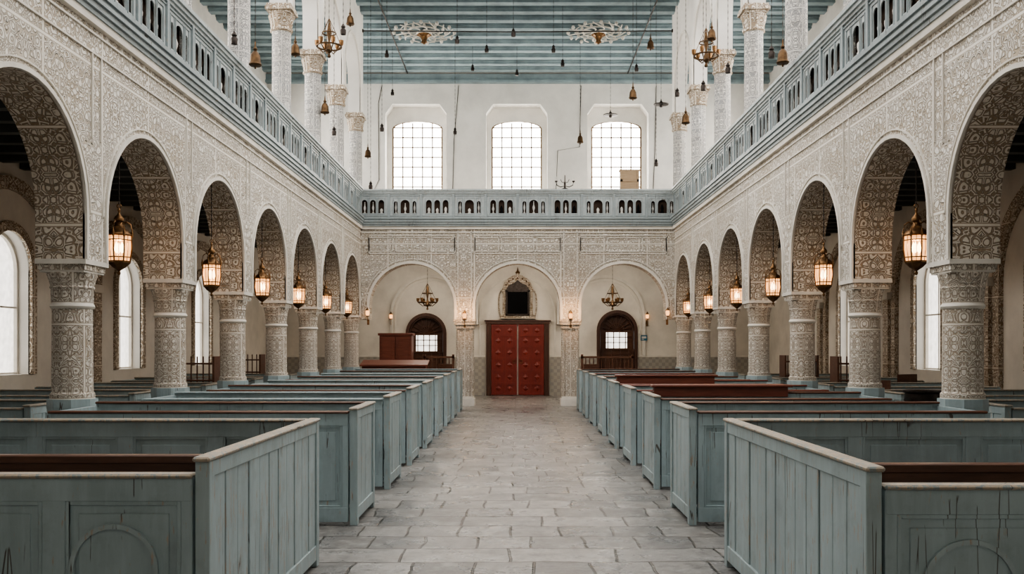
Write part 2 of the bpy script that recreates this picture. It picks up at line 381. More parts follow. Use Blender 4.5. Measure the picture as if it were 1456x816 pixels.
# ------------------------------------------------------------------ dimensions
YC=lambda k: 9.45+2.66*k
YEND=25.41; YBACK=31.0; XC=4.6; XF=4.36; XO=8.5; ZG=5.0; ZCE=11.0; YN=-2.5
mb=MB(); mb.box(-XO-.3,XO+.3,YN-.3,YBACK+.5,-.1,0)
obj(mb,'floor','floor',kind='structure')
mb=MB(); mb.box(-XO-.3,XO+.3,YN-.3,YN,0,ZCE)
obj(mb,'wall_rear','plaster_warm',kind='structure')
for s,side in ((-1,'left'),(1,'right')):
    fn=lambda a,d,z,s=s:(s*(XF+d),a,z)
    holes=[(arc_top(YC(k+.5),1.09,2.96),2.5) for k in range(-4,6)]
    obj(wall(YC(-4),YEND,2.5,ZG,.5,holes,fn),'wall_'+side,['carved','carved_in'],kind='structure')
    t=MB()
    for k in range(-4,6):
        ring(t,YC(k+.5),1.09,2.96,2.5,.045,-.025,.02,fn)
        ring(t,YC(k+.5),1.18,2.96,2.98,.016,-.018,.02,fn)
    for k in range(-4,6):
        for o_ in (-.1,.1): sbox(t,fn,YC(k)+o_-.010,YC(k)+o_+.010,-.018,.02,3.75,4.62)
    for z,h,d in ((4.62,.02,.02),(4.82,.02,.02),(4.9,.1,.06)):
        sbox(t,fn,YC(-4),YEND,-d,.02,z,z+h)
    obj(t,'trim_1',['moulding'],kind='structure')
    fo=lambda a,d,z,s=s:(s*(XO+d),a,z)
    wy=[5.9,10.6,15.3,20.0,24.6] if s<0 else [5.3,9.9,14.5,18.9,23.5]
    holes=[(arc_top(y,.62,2.95,14),1.15) for y in wy]
    obj(wall(YN,YBACK,0,ZG,.35,holes,fo),'wall_'+side+'_aisle',['plaster_warm','plaster'],kind='structure')
    t=MB()
    for y in wy:
        ring(t,y,.62,2.95,1.15,.16,-.05,.02,fo,14,1)
        ring(t,y,1.5,2.75,0,.22,-.09,.02,fo,18,1)
    for y in wy:
        for e in (-1.85,1.85):
            sbox(t,fo,y+e-.14,y+e+.14,-.16,.02,0,2.7,1); sbox(t,fo,y+e-.2,y+e+.2,-.2,.02,2.7,2.86,0)
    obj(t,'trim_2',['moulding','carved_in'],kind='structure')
    for i,y in enumerate(wy):
        t=MB()
        for a in (-.6,0,.6): sbox(t,fo,y+a-.015,y+a+.015,.2,.24,1.15,2.95 if abs(a)>.5 else 3.5)
        for z in (1.17,2.3): sbox(t,fo,y-.6,y+.6,.2,.24,z-.015,z+.015)
        ring(t,y,.57,2.95,1.15,.05,.19,.25,fo,14)
        w0=obj(t,'window_%d'%(i+1+(10 if s>0 else 0)),['moulding'],kind='structure')
        t=MB(); pane(t,fo,[(y-.62,1.15)]+arc_top(y,.62,2.95,14)+[(y+.62,1.15)],.26)
        obj(t,'glass_pane',['softpane'],w0)
    wy2=[11.5,16.2,20.5,24.8,29.0]
    holes=[(arc_top(y,.8,8.6,14,.3),6.9) for y in wy2]
    obj(wall(YN,YBACK,ZG,ZCE,.35,holes,fo),'wall_'+side+'_gallery',['plaster','plaster'],kind='structure')
    for i,y in enumerate(wy2):
        t=MB()
        for a in (-.78,-.4,0,.4,.78): sbox(t,fo,y+a-.02,y+a+.02,.2,.24,6.9,8.85)
        for z in (6.92,7.4,7.9,8.4,8.85): sbox(t,fo,y-.8,y+.8,.2,.24,z-.02,z+.02)
        obj(t,'window_%d'%(i+21+(10 if s>0 else 0)),['winframe'],kind='structure')
    t=MB(); t.box(s*(XF+.5),s*XO,YN,YBACK,4.86,ZG)
    y=2.4
    while y<25: t.box(s*(XF+.5),s*XO,y,y+.16,4.66,4.86,1); y+=.66
    obj(t,'ceiling_aisle_'+side,['darkceil','darkbeam'],kind='structure')
    fu=lambda a,d,z,s=s:(s*(4.33+d),a,z)
    holes=[(arc_top(YC(k+.5),1.1,8.75,20),8.1) for k in range(1,6)]
    obj(wall(YC(1)-.2,YC(6)+.2,8.1,ZCE,.34,holes,fu),'wall_'+side+'_upper',['plaster','plaster'],kind='structure')
    t=MB()
    for k in range(1,6): ring(t,YC(k+.5),1.1,8.75,8.1,.06,-.025,.02,fu,20)
    obj(t,'trim_3',['moulding'],kind='structure')

fe=lambda a,d,z:(a,YEND+d,z)
holes=[(arc_top(c,1.18,2.77),2.4) for c in (-2.94,0,2.94)]
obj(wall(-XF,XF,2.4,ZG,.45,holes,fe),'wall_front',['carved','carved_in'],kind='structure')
t=MB()
for c in (-2.94,0,2.94):
    ring(t,c,1.18,2.77,2.4,.07,-.03,.02,fe); ring(t,c,1.30,2.77,2.77,.02,-.025,.02,fe)
    for x0,x1,z0,z1 in ((c-1.2,c+1.2,4.22,4.74),(c-1.2,c-.52,4.28,4.68),(c-.45,c+.45,4.28,4.68),(c+.52,c+1.2,4.28,4.68)):
        for a in ((x0,x1,z0,z0+.02),(x0,x1,z1-.02,z1),(x0,x0+.02,z0,z1),(x1-.02,x1,z0,z1)):
            sbox(t,fe,a[0],a[1],-.025,.02,a[2],a[3])
for x in (-1.47,1.47):
    for o_ in (-.2,.17): sbox(t,fe,x+o_,x+o_+.025,-.03,.02,2.9,4.9)
sbox(t,fe,-XF,XF,-.03,.02,4.8,4.83); sbox(t,fe,-XF,XF,-.06,.02,4.9,5.0)
obj(t,'trim_4',['moulding'],kind='structure')
for i,x in enumerate((-1.47,1.47)):
    fi=lambda a,d,z,x=x:(x-.15+d,a,z)
    obj(wall(YEND+.45,YBACK,2.4,4.78,.3,[(arc_top(28.5,2.1,2.45,24,1.7),2.4)],fi),'wall_inner_%s'%('left','right')[i],['plaster_warm','plaster_warm'],kind='structure')
t=MB(); t.box(-XF-.5,XF+.5,YEND+.45,YBACK,4.78,ZG)
for i in range(7): t.box(-XF-.4,XF+.4,26.3+i*.7,26.42+i*.7,4.68,4.78)
obj(t,'ceiling_entrance',['plaster_warm'],kind='structure')
fb=lambda a,d,z:(a,YBACK+d,z)
holes=[(arc_top(-3.1,.62,2.1,14),.9),(arc_top(3.37,.62,2.2,14),.05)]
obj(wall(-XO,XO,0,ZG,.4,holes,fb),'wall_back',['plaster_warm','plaster'],kind='structure')
t=MB()
for c in (-2.94,2.94):
    ring(t,c,1.28,2.7,1.36,.10,-.08,.02,fb,24); ring(t,c,1.18,2.7,1.36,.05,-.04,.02,fb,24)
ring(t,0,1.24,2.75,1.36,.06,-.06,.02,fb,24)
obj(t,'trim_8',['moulding'],kind='structure')
def cham(c,hw,zs,zt,k=.24): return [(c-hw,zs),(c-hw+k,zt),(c+hw-k,zt),(c+hw,zs)]
WX=(-3.45,-.03,3.40)
holes=[(cham(c,1.04,9.55,9.88),6.75) for c in WX]
obj(wall(-XO,XO,ZG,ZCE,.5,holes,fb),'wall_back_upper',['plaster','plaster'],kind='structure')
fb2=lambda a,d,z:(a,YBACK+.5+d,z)
holes=[(arc_top(c,.87,9.16,12,.26),6.8) for c in WX]
obj(wall(-XO,XO,ZG,ZCE,.12,holes,fb2),'wall_back_outer',['plaster','plaster'],kind='structure')
for i,c in enumerate(WX):
    t=MB()
    for j in range(6):
        x=c-.85+j*1.70/5; sbox(t,fb2,x-.021,x+.021,.03,.07,6.8,9.18 if j in(0,5) else 9.36)
    for j in range(8):
        z=6.82+j*.34; sbox(t,fb2,c-.85,c+.85,.035,.065,z-.019,z+.019)
    ring(t,c,.82,9.16,6.8,.05,.02,.08,lambda a,d,z,c=c:(a,YBACK+.5+d,9.16+(z-9.16)*.3 if z>9.16 else z),12)
    w0=obj(t,'window_%d'%(i+41),['winframe'],kind='structure')
    t=MB(); pane(t,fb2,[(c-.87,6.8)]+arc_top(c,.87,9.16,12,.26)+[(c+.87,6.8)],.09); obj(t,'glass_pane',['daypane'],w0)
    t=MB(); sbox(t,fb,c-1.04,c+1.04,-.08,.3,6.68,6.76)
    obj(t,'trim_7',['moulding'],kind='structure')
t=MB(); t.box(-XO,XO,21,YBACK+.4,ZCE,ZCE+.12)
y=21.1
while y<YBACK-.4:
    t.box(-XO,XO,y,y+.36,ZCE-.08,ZCE,1); t.box(-XO,XO,y+.06,y+.30,ZCE-.15,ZCE-.08,1); y+=.66
obj(t,'ceiling',['ceil','beam'],kind='structure')
t=MB(); t.box(-XO-.3,XO+.3,YN-.3,3.0,ZCE,ZCE+.12)  # unseen roof piece added to shape sky light; gap ahead left as skylight
obj(t,'ceiling_rear_light_block',['ceil'],kind='structure')
t=MB(); t.box(-XO,XO,YBACK-.16,YBACK,10.62,ZCE-.15); t.box(-XO,XO,YBACK-.22,YBACK,10.56,10.64)
obj(t,'trim_5',['beam'],kind='structure')
t=MB()
for a,b in ((-XO,-3.75),(-2.45,-1.10),(1.10,2.72),(4.02,XO)):
    t.box(a,b,YBACK-.03,YBACK,0,1.3); t.box(a,b,YBACK-.05,YBACK,1.3,1.36,1)
obj(t,'trim_6',['tile','moulding'],kind='structure')

# ------------------------------------------------------------------ columns
root=empty('arcade_column',(-XC,YC(0),0),label='carved cream plaster column with blue painted plinth and stepped capital',category='column',group='nave arcade columns')
t=MB(); t.lathe([(.214,1.08),(.214,1.13),(.198,1.15),(.192,2.02)],40)
obj(t,'shaft',['carved_col'],root)
t=MB(); t.lathe([(.26,0),(.26,.18),(.24,.22),(.238,.95),(.242,1.0),(.242,1.08)],8,a0=math.pi/8,sm=False)
obj(t,'plinth',['blue'],root,label='blue painted octagonal plinth')
t=MB(); t.lathe([(.192,2.0),(.205,2.01),(.214,2.03),(.205,2.05),(.195,2.06)],32,m=1)
t.lathe([(.195,2.06),(.2,2.20),(.212,2.22),(.203,2.24),(.222,2.31),(.235,2.35),(.238,2.37)],48,scal=.02,lobes=12)
for w_,z0,z1,mi in ((.225,2.37,2.39,1),(.235,2.39,2.45,0),(.258,2.45,2.5,1)): t.box(-w_,w_,-w_,w_,z0,z1,mi)
obj(t,'capital',['carved_col','moulding'],root,label='carved capital with square stepped abacus')
for s in (-1,1):
    for k in range(-2,7):
        if s<0 and k==0: continue
        yy=YC(k) if k<6 else YC(6)-.12
        dup(root,(s*XC,yy,0))
root=empty('end_pillar',(-1.47,YEND+.225,0),label='slim carved cream pillar beneath the end gallery',category='column',group='end arcade pillars')
t=MB(); t.box(-.2,.2,-.2,.2,.25,2.1); 
for sx in (-1,1):
    for sy in (-1,1): t.lathe([(.05,.25),(.05,2.1)],10,sx*.19,sy*.19)
obj(t,'shaft',['carved_col'],root)
t=MB(); t.box(-.27,.27,-.27,.27,0,.2); t.box(-.24,.24,-.24,.24,.2,.26); obj(t,'plinth',['moulding'],root)
t=MB(); t.box(-.22,.22,-.22,.22,2.1,2.15); t.box(-.25,.25,-.25,.25,2.15,2.25); t.box(-.29,.29,-.29,.29,2.25,2.33); t.box(-.31,.31,-.31,.31,2.33,2.4)
obj(t,'capital',['carved_col'],root)
dup(root,(1.47,YEND+.225,0))
UX=4.5
root=empty('gallery_column',(-UX,YC(1),ZG),label='white finely carved gallery column with leafy capital',category='column',group='upper gallery columns')
t=MB(); t.lathe([(.22,0),(.22,.15),(.18,.2),(.175,2.55),(.18,2.6)],24); obj(t,'shaft',['carved_white'],root)
t=MB(); t.lathe([(.18,2.6),(.205,2.62),(.205,2.66),(.19,2.68),(.205,2.78),(.23,2.88),(.24,2.93)],32,scal=.06,lobes=8)
t.box(-.21,.21,-.21,.21,2.93,2.98); t.box(-.25,.25,-.25,.25,2.98,3.05); t.box(-.23,.23,-.23,.23,3.05,3.1)
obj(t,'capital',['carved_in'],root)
for s in (-1,1):
    for k in range(1,7):
        if s<0 and k==1: continue
        dup(root,(s*UX,YC(k),ZG))

# ------------------------------------------------------------------ gallery parapets
balp=[(.035,0),(.05,.02),(.05,.05),(.02,.07),(.028,.12),(.055,.19),(.06,.24),(.035,.31),(.018,.36),(.03,.38),(.018,.4),(.015,.44),(.028,.47),(0,.49)]
t=MB(); t.lathe(balp,10); balmesh=mesh_of(t,'baluster',['white'])
t=MB(); t.lathe([(.06,0),(.075,.03),(.05,.06),(.07,.14),(.065,.2),(.03,.24),(0,.27)],8); balmesh2=mesh_of(t,'urn_baluster',['white'])
t=MB(); t.lathe([(.08,0),(.085,.05),(.05,.12),(.07,.2),(.04,.3),(.0,.36)],8); balmesh3=mesh_of(t,'dark_baluster',['black'])
def parapet(a0,a1,fn,label,seed):
    rnd=random.Random(seed)
    L=a1-a0
    r=empty('gallery_parapet',fn(a0,0,ZG),label=label,category='balustrade')
    o=Vector(fn(a0,0,ZG)); g=lambda a,d,z:tuple(Vector(fn(a,d,z))-o)
    t=MB()
    for z0,z1,d in ((4.98,5.03,.04),(5.03,5.09,.07),(5.09,5.13,.10),(5.13,5.17,.08),(5.17,5.22,.11)): sbox(t,g,a0,a1,-d,.12,z0,z1)
    obj(t,'cornice',['blue_cor'],r)
    t=MB()
    for z0,z1,d in ((5.86,5.90,.03),(5.90,5.95,.06),(5.95,6.0,.09)): sbox(t,g,a0,a1,-d,.12,z0,z1)
    obj(t,'top_rail',['blue_gal'],r)
    pu=.86; n=int(L/pu); pu=L/n; holes=[]; cs=[]
    for i in range(n):
        p=a0+i*pu
        pat=((.24,.08),(.5,.08),(.76,.08)) if i%2==0 else ((.21,.05),(.5,.125),(.79,.05))
        for f,hw in pat:
            c=p+f*pu; zs=5.62 if hw<.1 else 5.60; holes.append((arc_top(c,hw,zs,8,min(hw,.1)*1.15),5.34)); cs.append((c,hw))
    obj(wall(a0,a1,5.22,5.86,.015,holes,g,0),'pierced_panel',['blue_gal'],r)
    t=MB()
    for i in range(n):
        p=a0+i*pu
        sbox(t,g,max(a0,p-.035),p+.035,-.03,.015,5.22,5.86)
    sbox(t,g,a1-.03,a1,-.03,.015,5.22,5.86)
    for c,hw in cs:
        q=hw+.025
        for e in ((c-q,c-q+.015,5.32,5.76),(c+q-.015,c+q,5.32,5.76),(c-q,c+q,5.305,5.32),(c-q,c+q,5.755,5.77)): sbox(t,g,e[0],e[1],-.012,.005,e[2],e[3])
    sbox(t,g,a0,a1,-.018,.01,5.81,5.825); sbox(t,g,a0,a1,-.018,.01,5.26,5.275)
    obj(t,'panel_moulding',['blue_cor'],r)
    t=MB(); sbox(t,g,a0,a1,.10,.12,5.22,5.86); obj(t,'shade_backing',['opening_shade'],r,label='dark brown sheet added as shade behind the openings')  # added dark sheet, paints the gallery interior's shade behind the openings
    for i,(c,hw) in enumerate(cs):
        q=rnd.random(); me=balmesh if (q<.45 or hw<.06) else balmesh2 if q<.85 else balmesh3
        b=bpy.data.objects.new('baluster',me); COL.objects.link(b); b.parent=r; b.location=g(c,.055,5.34)
        k=.5 if hw<.06 else .6
        b.scale=(k,k,.55+.2*rnd.random())
parapet(6.9,YEND-.26,lambda a,d,z:(-(XF-.04+d),a,z),'blue-grey painted pierced wooden gallery front along the nave',1)
parapet(6.9,YEND-.26,lambda a,d,z:((XF-.04+d),a,z),'blue-grey painted pierced wooden gallery front along the nave',2)
parapet(-XF-.1,XF+.1,lambda a,d,z:(a,YEND-.06+d,z),'blue-grey painted pierced wooden gallery front above the entrance arches',3)

# ------------------------------------------------------------------ pews
def panelled(a0,a1,z0,z1,fn,step=.8,th=.05):
    t=MB(); L=a1-a0; n=max(1,round(L/step))
    sbox(t,fn,a0+.004,a1-.004,-.006,.006,z0+.03,z1-.004)
    sbox(t,fn,a0+.003,a1-.003,-th/2,th/2,z0,z0+.13); sbox(t,fn,a0+.003,a1-.003,-th/2,th/2,z1-.11,z1)
    for i in range(n+1):
        c=a0+L*i/n; sbox(t,fn,max(a0,c-.055),min(a1,c+.055),-th/2+.002,th/2-.002,z0+.002,z1-.002)
    for i in range(n):
        p=a0+L*i/n+.055; q=a0+L*(i+1)/n-.055
        sbox(t,fn,p+.06,q-.06,-.014,.014,z0+.19,z1-.17)
        for e in ((p,p+.02,z0+.13,z1-.11),(q-.02,q,z0+.13,z1-.11),(p+.02,q-.02,z0+.13,z0+.15),(p+.02,q-.02,z1-.13,z1-.11)):
            sbox(t,fn,e[0],e[1],-.019,.019,e[2],e[3])
    return t
def boarded(a0,a1,z0,z1,fn,bw=.2,th=.05):
    t=MB(); L=a1-a0; n=max(2,round((L-.15)/bw)); w=(L-.15)/n
    sbox(t,fn,a0+.05,a1-.05,-.006,.006,z0+.03,z1-.02,1)
    for i in range(n):
        p=a0+.075+i*w; j=random.uniform(-.004,.004)
        sbox(t,fn,p+.007,p+w-.007,-th/2+.006+j,th/2-.006+j,z0+.1,z1-.07)
    sbox(t,fn,a0+.005,a1-.005,-th/2-.006,th/2+.006,z0+.02,z0+.13); sbox(t,fn,a0+.005,a1-.005,-th/2-.003,th/2+.003,z1-.08,z1-.001)
    for p in (a0,a1-.075): sbox(t,fn,p,p+.075,-th/2-.010,th/2+.010,0,z1)
    return t
def pew(s,y0,y1,x0,x1,h,near=False,capm='cap',label=None,board=False):
    r=empty('box_pew',(s*x0,y0,0),label=label or 'blue-grey painted wooden box pew with boarded end and brown seat',category='pew',group='box pews')
    O=Vector((s*x0,y0,0))
    G=lambda f:(lambda a,d,z:tuple(Vector(f(a,d,z))-O))
    end=G(lambda a,d,z:(s*(x0+d),a,z))
    obj(boarded(y0,y1,.03,h,end),'end_panel',['blue_lt','gap'],r,bevel=.004)
    t=MB(); sbox(t,end,y0-.025,y1+.025,-.042,.042,h,h+.024); obj(t,'end_cap',['cap'],r,bevel=.008,label='worn bare wood capping')
    hn=h-.08 if near else h-.03
    cf=G(lambda a,d,z:(s*a,y0+.03+d,z)); obj(panelled(x0+.05,x1,.03,hn,cf,.75),'front_panel',['blue'],r,bevel=.003)
    t=MB(); sbox(t,cf,x0+.045,x1,-.045,.05,hn,hn+.022); obj(t,'front_cap',['cap' if near else capm],r,bevel=.008)
    cb=G(lambda a,d,z:(s*a,y1-.03+d,z)); obj(panelled(x0+.05,x1,.03,h,cb,.75),'back_panel',['blue'],r,bevel=.003)
    t=MB(); sbox(t,cb,x0+.045,x1,-.05,.045,h,h+.022); obj(t,'back_cap',['cap' if near else capm],r,bevel=.008)
    t=MB(); sbox(t,cb,x0+.06,x1,-.44,-.03,.43,.47); 
    for q in (x0+.3,(x0+x1)/2,x1-.1): sbox(t,cb,q,q+.04,-.40,-.03,0,.43)
    obj(t,'seat',['brown'],r,bevel=.006)
    if near:
        t=MB(); nb=G(lambda a,d,z:(s*a,y0+.34+d,z))
        sbox(t,nb,x0+.04,x1,-.02,.02,.47,h-.02); sbox(t,nb,x0+.04,x1,-.03,.03,h-.05,h-.005)
        sbox(t,nb,x0+.04,x1,-.02,.40,.43,.47)
        for q in (x0+.3,(x0+x1)/2,x1-.1): sbox(t,nb,q,q+.04,0,.36,0,.43)
        obj(t,'bench',['brown'],r,bevel=.006,label='dark brown wooden bench with straight back')
        t=MB(); ring(t,x0+.425,.19,.55,.2,.022,-.030,-.010,cf,16)
        obj(t,'arched_moulding',['blue_lt'],r)
    if board:
        t=MB(); bb=G(lambda a,d,z:(s*a,y1+d,z))
        sbox(t,bb,x0+.1,x0+1.75,-.10,.02,1.0,1.12); sbox(t,bb,x0+.07,x0+1.8,-.13,.06,1.12,1.15)
        obj(t,'book_board',['redwood'],r,bevel=.006,label='red-brown varnished book rest')
    en=G(lambda a,d,z:(s*(x1+d),a,z)); obj(panelled(y0,y1,.03,h-.02,en,.9),'side_panel',['blue'],r)
    return r
pew(-1,4.35,6.75,1.5,4.2,1.06,near=True,label='large blue-grey box pew with scratched boarded end and dark bench')
pew(1,4.0,6.75,1.56,4.2,1.06,near=True,label='large blue-grey box pew with cracked boarded end and dark bench')
for i in range(8):
    y0=8.25+2.1*i
    pew(-1,y0,y0+1.0,1.48,4.24,1.04,capm='brown' if i%2==0 else 'blue_lt')
    pew(1,y0,y0+1.0,1.58,4.24,1.04,capm='redwood' if i in (2,3,5) else 'brown',board=i in (1,3))
for s in (-1,1):
    for y0 in (9.6,12.2,15.0,17.8,20.6):
        pew(s,y0,y0+1.1,5.15,7.9,.98,label='blue-grey box pew standing in the side aisle beside columns')

# ------------------------------------------------------------------ lanterns
def lantern_parts(r,chain_len):
    K=8
    t=MB()
    t.lathe([(.145,.38),(.160,.395),(.150,.415),(.125,.44),(.085,.465),(.07,.475),(.07,.49),(.05,.51),(.035,.545)],K,sm=False)
    t.lathe([(.035,.545),(.055,.56),(.058,.585),(.045,.61),(.02,.635),(.012,.66),(.02,.69),(.006,.72)],10)
    t.torus(.025,.006,.735,12,5,axis='y')
    for i in range(K):
        a=2*math.pi*i/K; t.lathe([(.014,.37),(.014,.42),(.006,.45),(0,.48)],5,.155*math.cos(a),.155*math.sin(a))
        t.tube([(.155*math.cos(a),.155*math.sin(a),.42),(.14*math.cos(a),.14*math.sin(a),.52),(.09*math.cos(a),.09*math.sin(a),.55),(.04*math.cos(a),.04*math.sin(a),.53)],.005,4)
    obj(t,'lantern_crown',['dkbrass'],r)
    t=MB()
    t.lathe([(.0,-.08),(.018,-.07),(.022,-.05),(.01,-.03),(.04,-.01),(.08,.015),(.115,.05),(.135,.065),(.138,.085),(.125,.09)],K,sm=False)
    obj(t,'lantern_base',['dkbrass'],r)
    t=MB()
    for i in range(K):
        a=2*math.pi*i/K; c,s_=math.cos(a),math.sin(a)
        t.tube([(.13*c,.13*s_,.08),(.15*c,.15*s_,.22),(.148*c,.148*s_,.39)],.009,5)
        b=a+math.pi/K; k=math.cos(math.pi/K); cb,sb=math.cos(b),math.sin(b)
        t.tube([(.13*k*cb,.13*k*sb,.08),(.15*k*cb,.15*k*sb,.22),(.148*k*cb,.148*k*sb,.39)],.004,4)
    for z,q in ((.13,.141),(.33,.150)):
        t.lathe([(q-.004,z-.006),(q+.004,z-.006),(q+.004,z+.006),(q-.004,z+.006)],K,sm=False)
    obj(t,'lantern_frame',['dkbrass'],r)
    t=MB(); prof=[(.124,.085),(.144,.22),(.142,.385)]
    for a_,b_ in zip(prof,prof[1:]):
        for i in range(K):
            P=lambda q,j:(q[0]*math.cos(2*math.pi*j/K),q[0]*math.sin(2*math.pi*j/K),q[1])
            t.face([P(a_,i),P(a_,i+1),P(b_,i+1),P(b_,i)])
    obj(t,'glass_panes',['glow'],r,label='warm glowing amber glass panes')
    t=MB()
    for a in range(3):
        x,y=.035*math.cos(a*2.09),.035*math.sin(a*2.09)
        t.lathe([(.012,.08),(.012,.18)],8,x,y,0); t.lathe([(.008,.18),(.026,.22),(.016,.28),(0,.32)],8,x,y,1)
    obj(t,'candle',['white','flame'],r)
    t=MB(); t.lathe([(.004 if j%2 else .010,.755+j*.03) for j in range(int((chain_len)/.03))],5,sm=False)
    obj(t,'chain',['iron'],r)
def add_light(loc,e,r=.06,col=(1,.55,.25)):
    l=bpy.data.lights.new('lantern_and_fill_light','POINT'); l.energy=e; l.color=col; l.shadow_soft_size=r
    o=bpy.data.objects.new('lantern_and_fill_light',l); o.location=loc; COL.objects.link(o)
zl=2.54
root=empty('hanging_lantern',(-4.70,YC(.5),zl),label='glowing eight-sided brass lantern hanging in a carved arch',category='lantern',group='arcade lanterns')
lantern_parts(root,1.0)
for s in (-1,1):
    for k in range(0,6):
        x=4.70 if k<=0 else 4.5
        z=zl if k==0 else 2.44
        if not (s<0 and k==0):
            c=dup(root,(s*x,YC(k+.5),z))
            if k>0: c.scale=(.9,.9,1.0)
        add_light((s*x,YC(k+.5),z+.25),55)

root=empty('wall_sconce',(-1.47,YEND-.12,2.42),label='small brass wall sconce lantern with warm glass',category='wall lamp',group='entrance sconces')
t=MB(); t.tube([(0,.1,-.15),(0,.02,-.2),(0,0,-.12),(0,0,-.02)],.01,6); t.box(-.03,.03,.09,.12,-.25,-.05); t.lathe([(.02,-.03),(.05,-.01),(.05,0)],8)
t.lathe([(.06,.14),(.04,.18),(.01,.22),(0,.25)],8); obj(t,'bracket',['brass'],root)
t=MB(); t.lathe([(.035,0),(.055,.07),(.05,.14)],8); obj(t,'glass_shade',['glow'],root)
for x,y,z in ((1.47,YEND-.12,2.42),(-4.15,YEND-.12,2.5),(4.15,YEND-.12,2.5),
              (-4.28,YBACK-.12,2.6),(4.38,YBACK-.12,2.6)):
    dup(root,(x,y,z))
for x in (-1.47,1.47): add_light((x,YEND-.35,2.6),16)
for x in (-2.9,0,2.9): add_light((x,27.6,4.0),110,.3,(1,.89,.76))  # unseen fill lamps added to brighten the entrance bays

# ------------------------------------------------------------------ upper hanging lamps
def chain_mb(z0,z1,r=.008,step=.06):
    t=MB(); n=int((z1-z0)/step); t.lathe([((.35 if j%2 else 1)*r,z0+(z1-z0)*j/n) for j in range(n+1)],5,sm=False); return t
t=MB(); t.lathe([(0,-.22),(.015,-.21),(.015,-.18),(.085,-.17),(.10,-.15),(.085,-.12),(.075,-.02),(.05,.03),(.02,.06),(.035,.09),(.015,.12),(.01,.2)],12)
lampA=mesh_of(t,'lamp_body',['bronze'])
t=MB(); t.lathe([(0,-.06),(.04,-.05),(.05,0),(.22,.02),(.23,.04),(.06,.08),(.02,.14),(.01,.2)],16)
lampB=mesh_of(t,'lamp_body',['iron'])
t=MB(); t.lathe([(0,-.13),(.05,-.12),(.055,-.04),(.03,0),(.045,.02),(.01,.08)],10)
lampC=mesh_of(t,'lamp_body',['iron'])
def hang(px,py,D,kind):
    sc=1300/D; X=(px-736)/sc; Z=1.6+(495-py)/sc
    if Z>10.25: Z=10.25
    r=empty('pendant_lamp',(X,D,Z),label={'A':'aged bronze pendant lamp on a long chain','B':'flat iron dish lamp on a long chain','C':'small dark bell-shaped lamp on a thin chain'}[kind],category='pendant lamp',group='upper pendant lamps')
    obj({'A':lampA,'B':lampB,'C':lampC}[kind],'lamp_body',[],r)
    obj(chain_mb({'A':.2,'B':.16,'C':.08}[kind],10.99-Z),'chain',['iron'],r)
for a in ((647,185,27,'C'),(527,262,24,'C'),(825,195,27,'A'),(900,130,21.2,'A'),(868,165,28.3,'B'),(933,230,25,'C'),(730,45,22,'C'),
          (692,68,24,'C'),(735,102,28.3,'C'),(787,68,24,'C'),(558,130,28.3,'C'),(363,78,14,'A'),(333,52,14.4,'C'),(420,66,18,'A'),(1113,75,14,'A'),(1097,72,14.8,'C'),
          (963,130,22,'C'),(498,25,21.2,'A'),(925,60,23.4,'A'),(462,150,20,'A'),(1012,45,19,'A'),(543,180,23.3,'C'),
          (650,55,22.3,'C'),(550,75,24,'C'),(905,95,24,'C'),(975,165,20.5,'A'),(523,215,26,'A'),(940,150,27.4,'B'),(488,40,17,'C'),(1118,120,15.5,'C'),(1035,95,17.5,'C'),
          (672,95,28,'C'),(800,88,25.0,'C'),(475,185,21.5,'C'),(1000,120,18.2,'C')):
    hang(*a)
def chandelier(X,Y,Z,top,R=.32,label='brass ring chandelier with small glass cups'):
    r=empty('ring_chandelier',(X,Y,Z),label=label,category='chandelier',group='brass chandeliers')
    t=MB(); t.torus(R,.018,0,24,6); t.torus(R*.55,.014,.28,20,6)
    t.lathe([(0,-.25),(.04,-.22),(.02,-.15),(.08,-.08),(.05,0),(.02,.1),(.05,.3),(.02,.5)],10)
    for i in range(6):
        a=i*math.pi/3; t.tube([(0,0,-.05),(R*.5*math.cos(a),R*.5*math.sin(a),-.12),(R*math.cos(a),R*math.sin(a),0)],.012,5)
        t.tube([(R*math.cos(a),R*math.sin(a),0),(R*.55*math.cos(a),R*.55*math.sin(a),.28),(0,0,.6)],.006,4)
    obj(t,'frame',['bronze'],r)
    cm=None
    for i in range(6):
        a=i*math.pi/3
        if cm is None: q=MB(); q.lathe([(.015,0),(.045,.05),(.05,.13)],8); cm=mesh_of(q,'glass_cup',['dkbrass'])
        obj(cm,'glass_cup',[],r,loc=(R*math.cos(a),R*math.sin(a),0))
    obj(chain_mb(.5,top-Z),'chain',['iron'],r)
chandelier(-4.0,19.4,8.0,10.99,.26); chandelier(4.0,19.4,7.8,10.99,.26)
chandelier(-2.85,28.9,3.05,4.68,.3,'dark iron ring chandelier hanging beneath the gallery'); chandelier(3.0,28.9,3.05,4.68,.3,'dark iron ring chandelier hanging beneath the gallery')
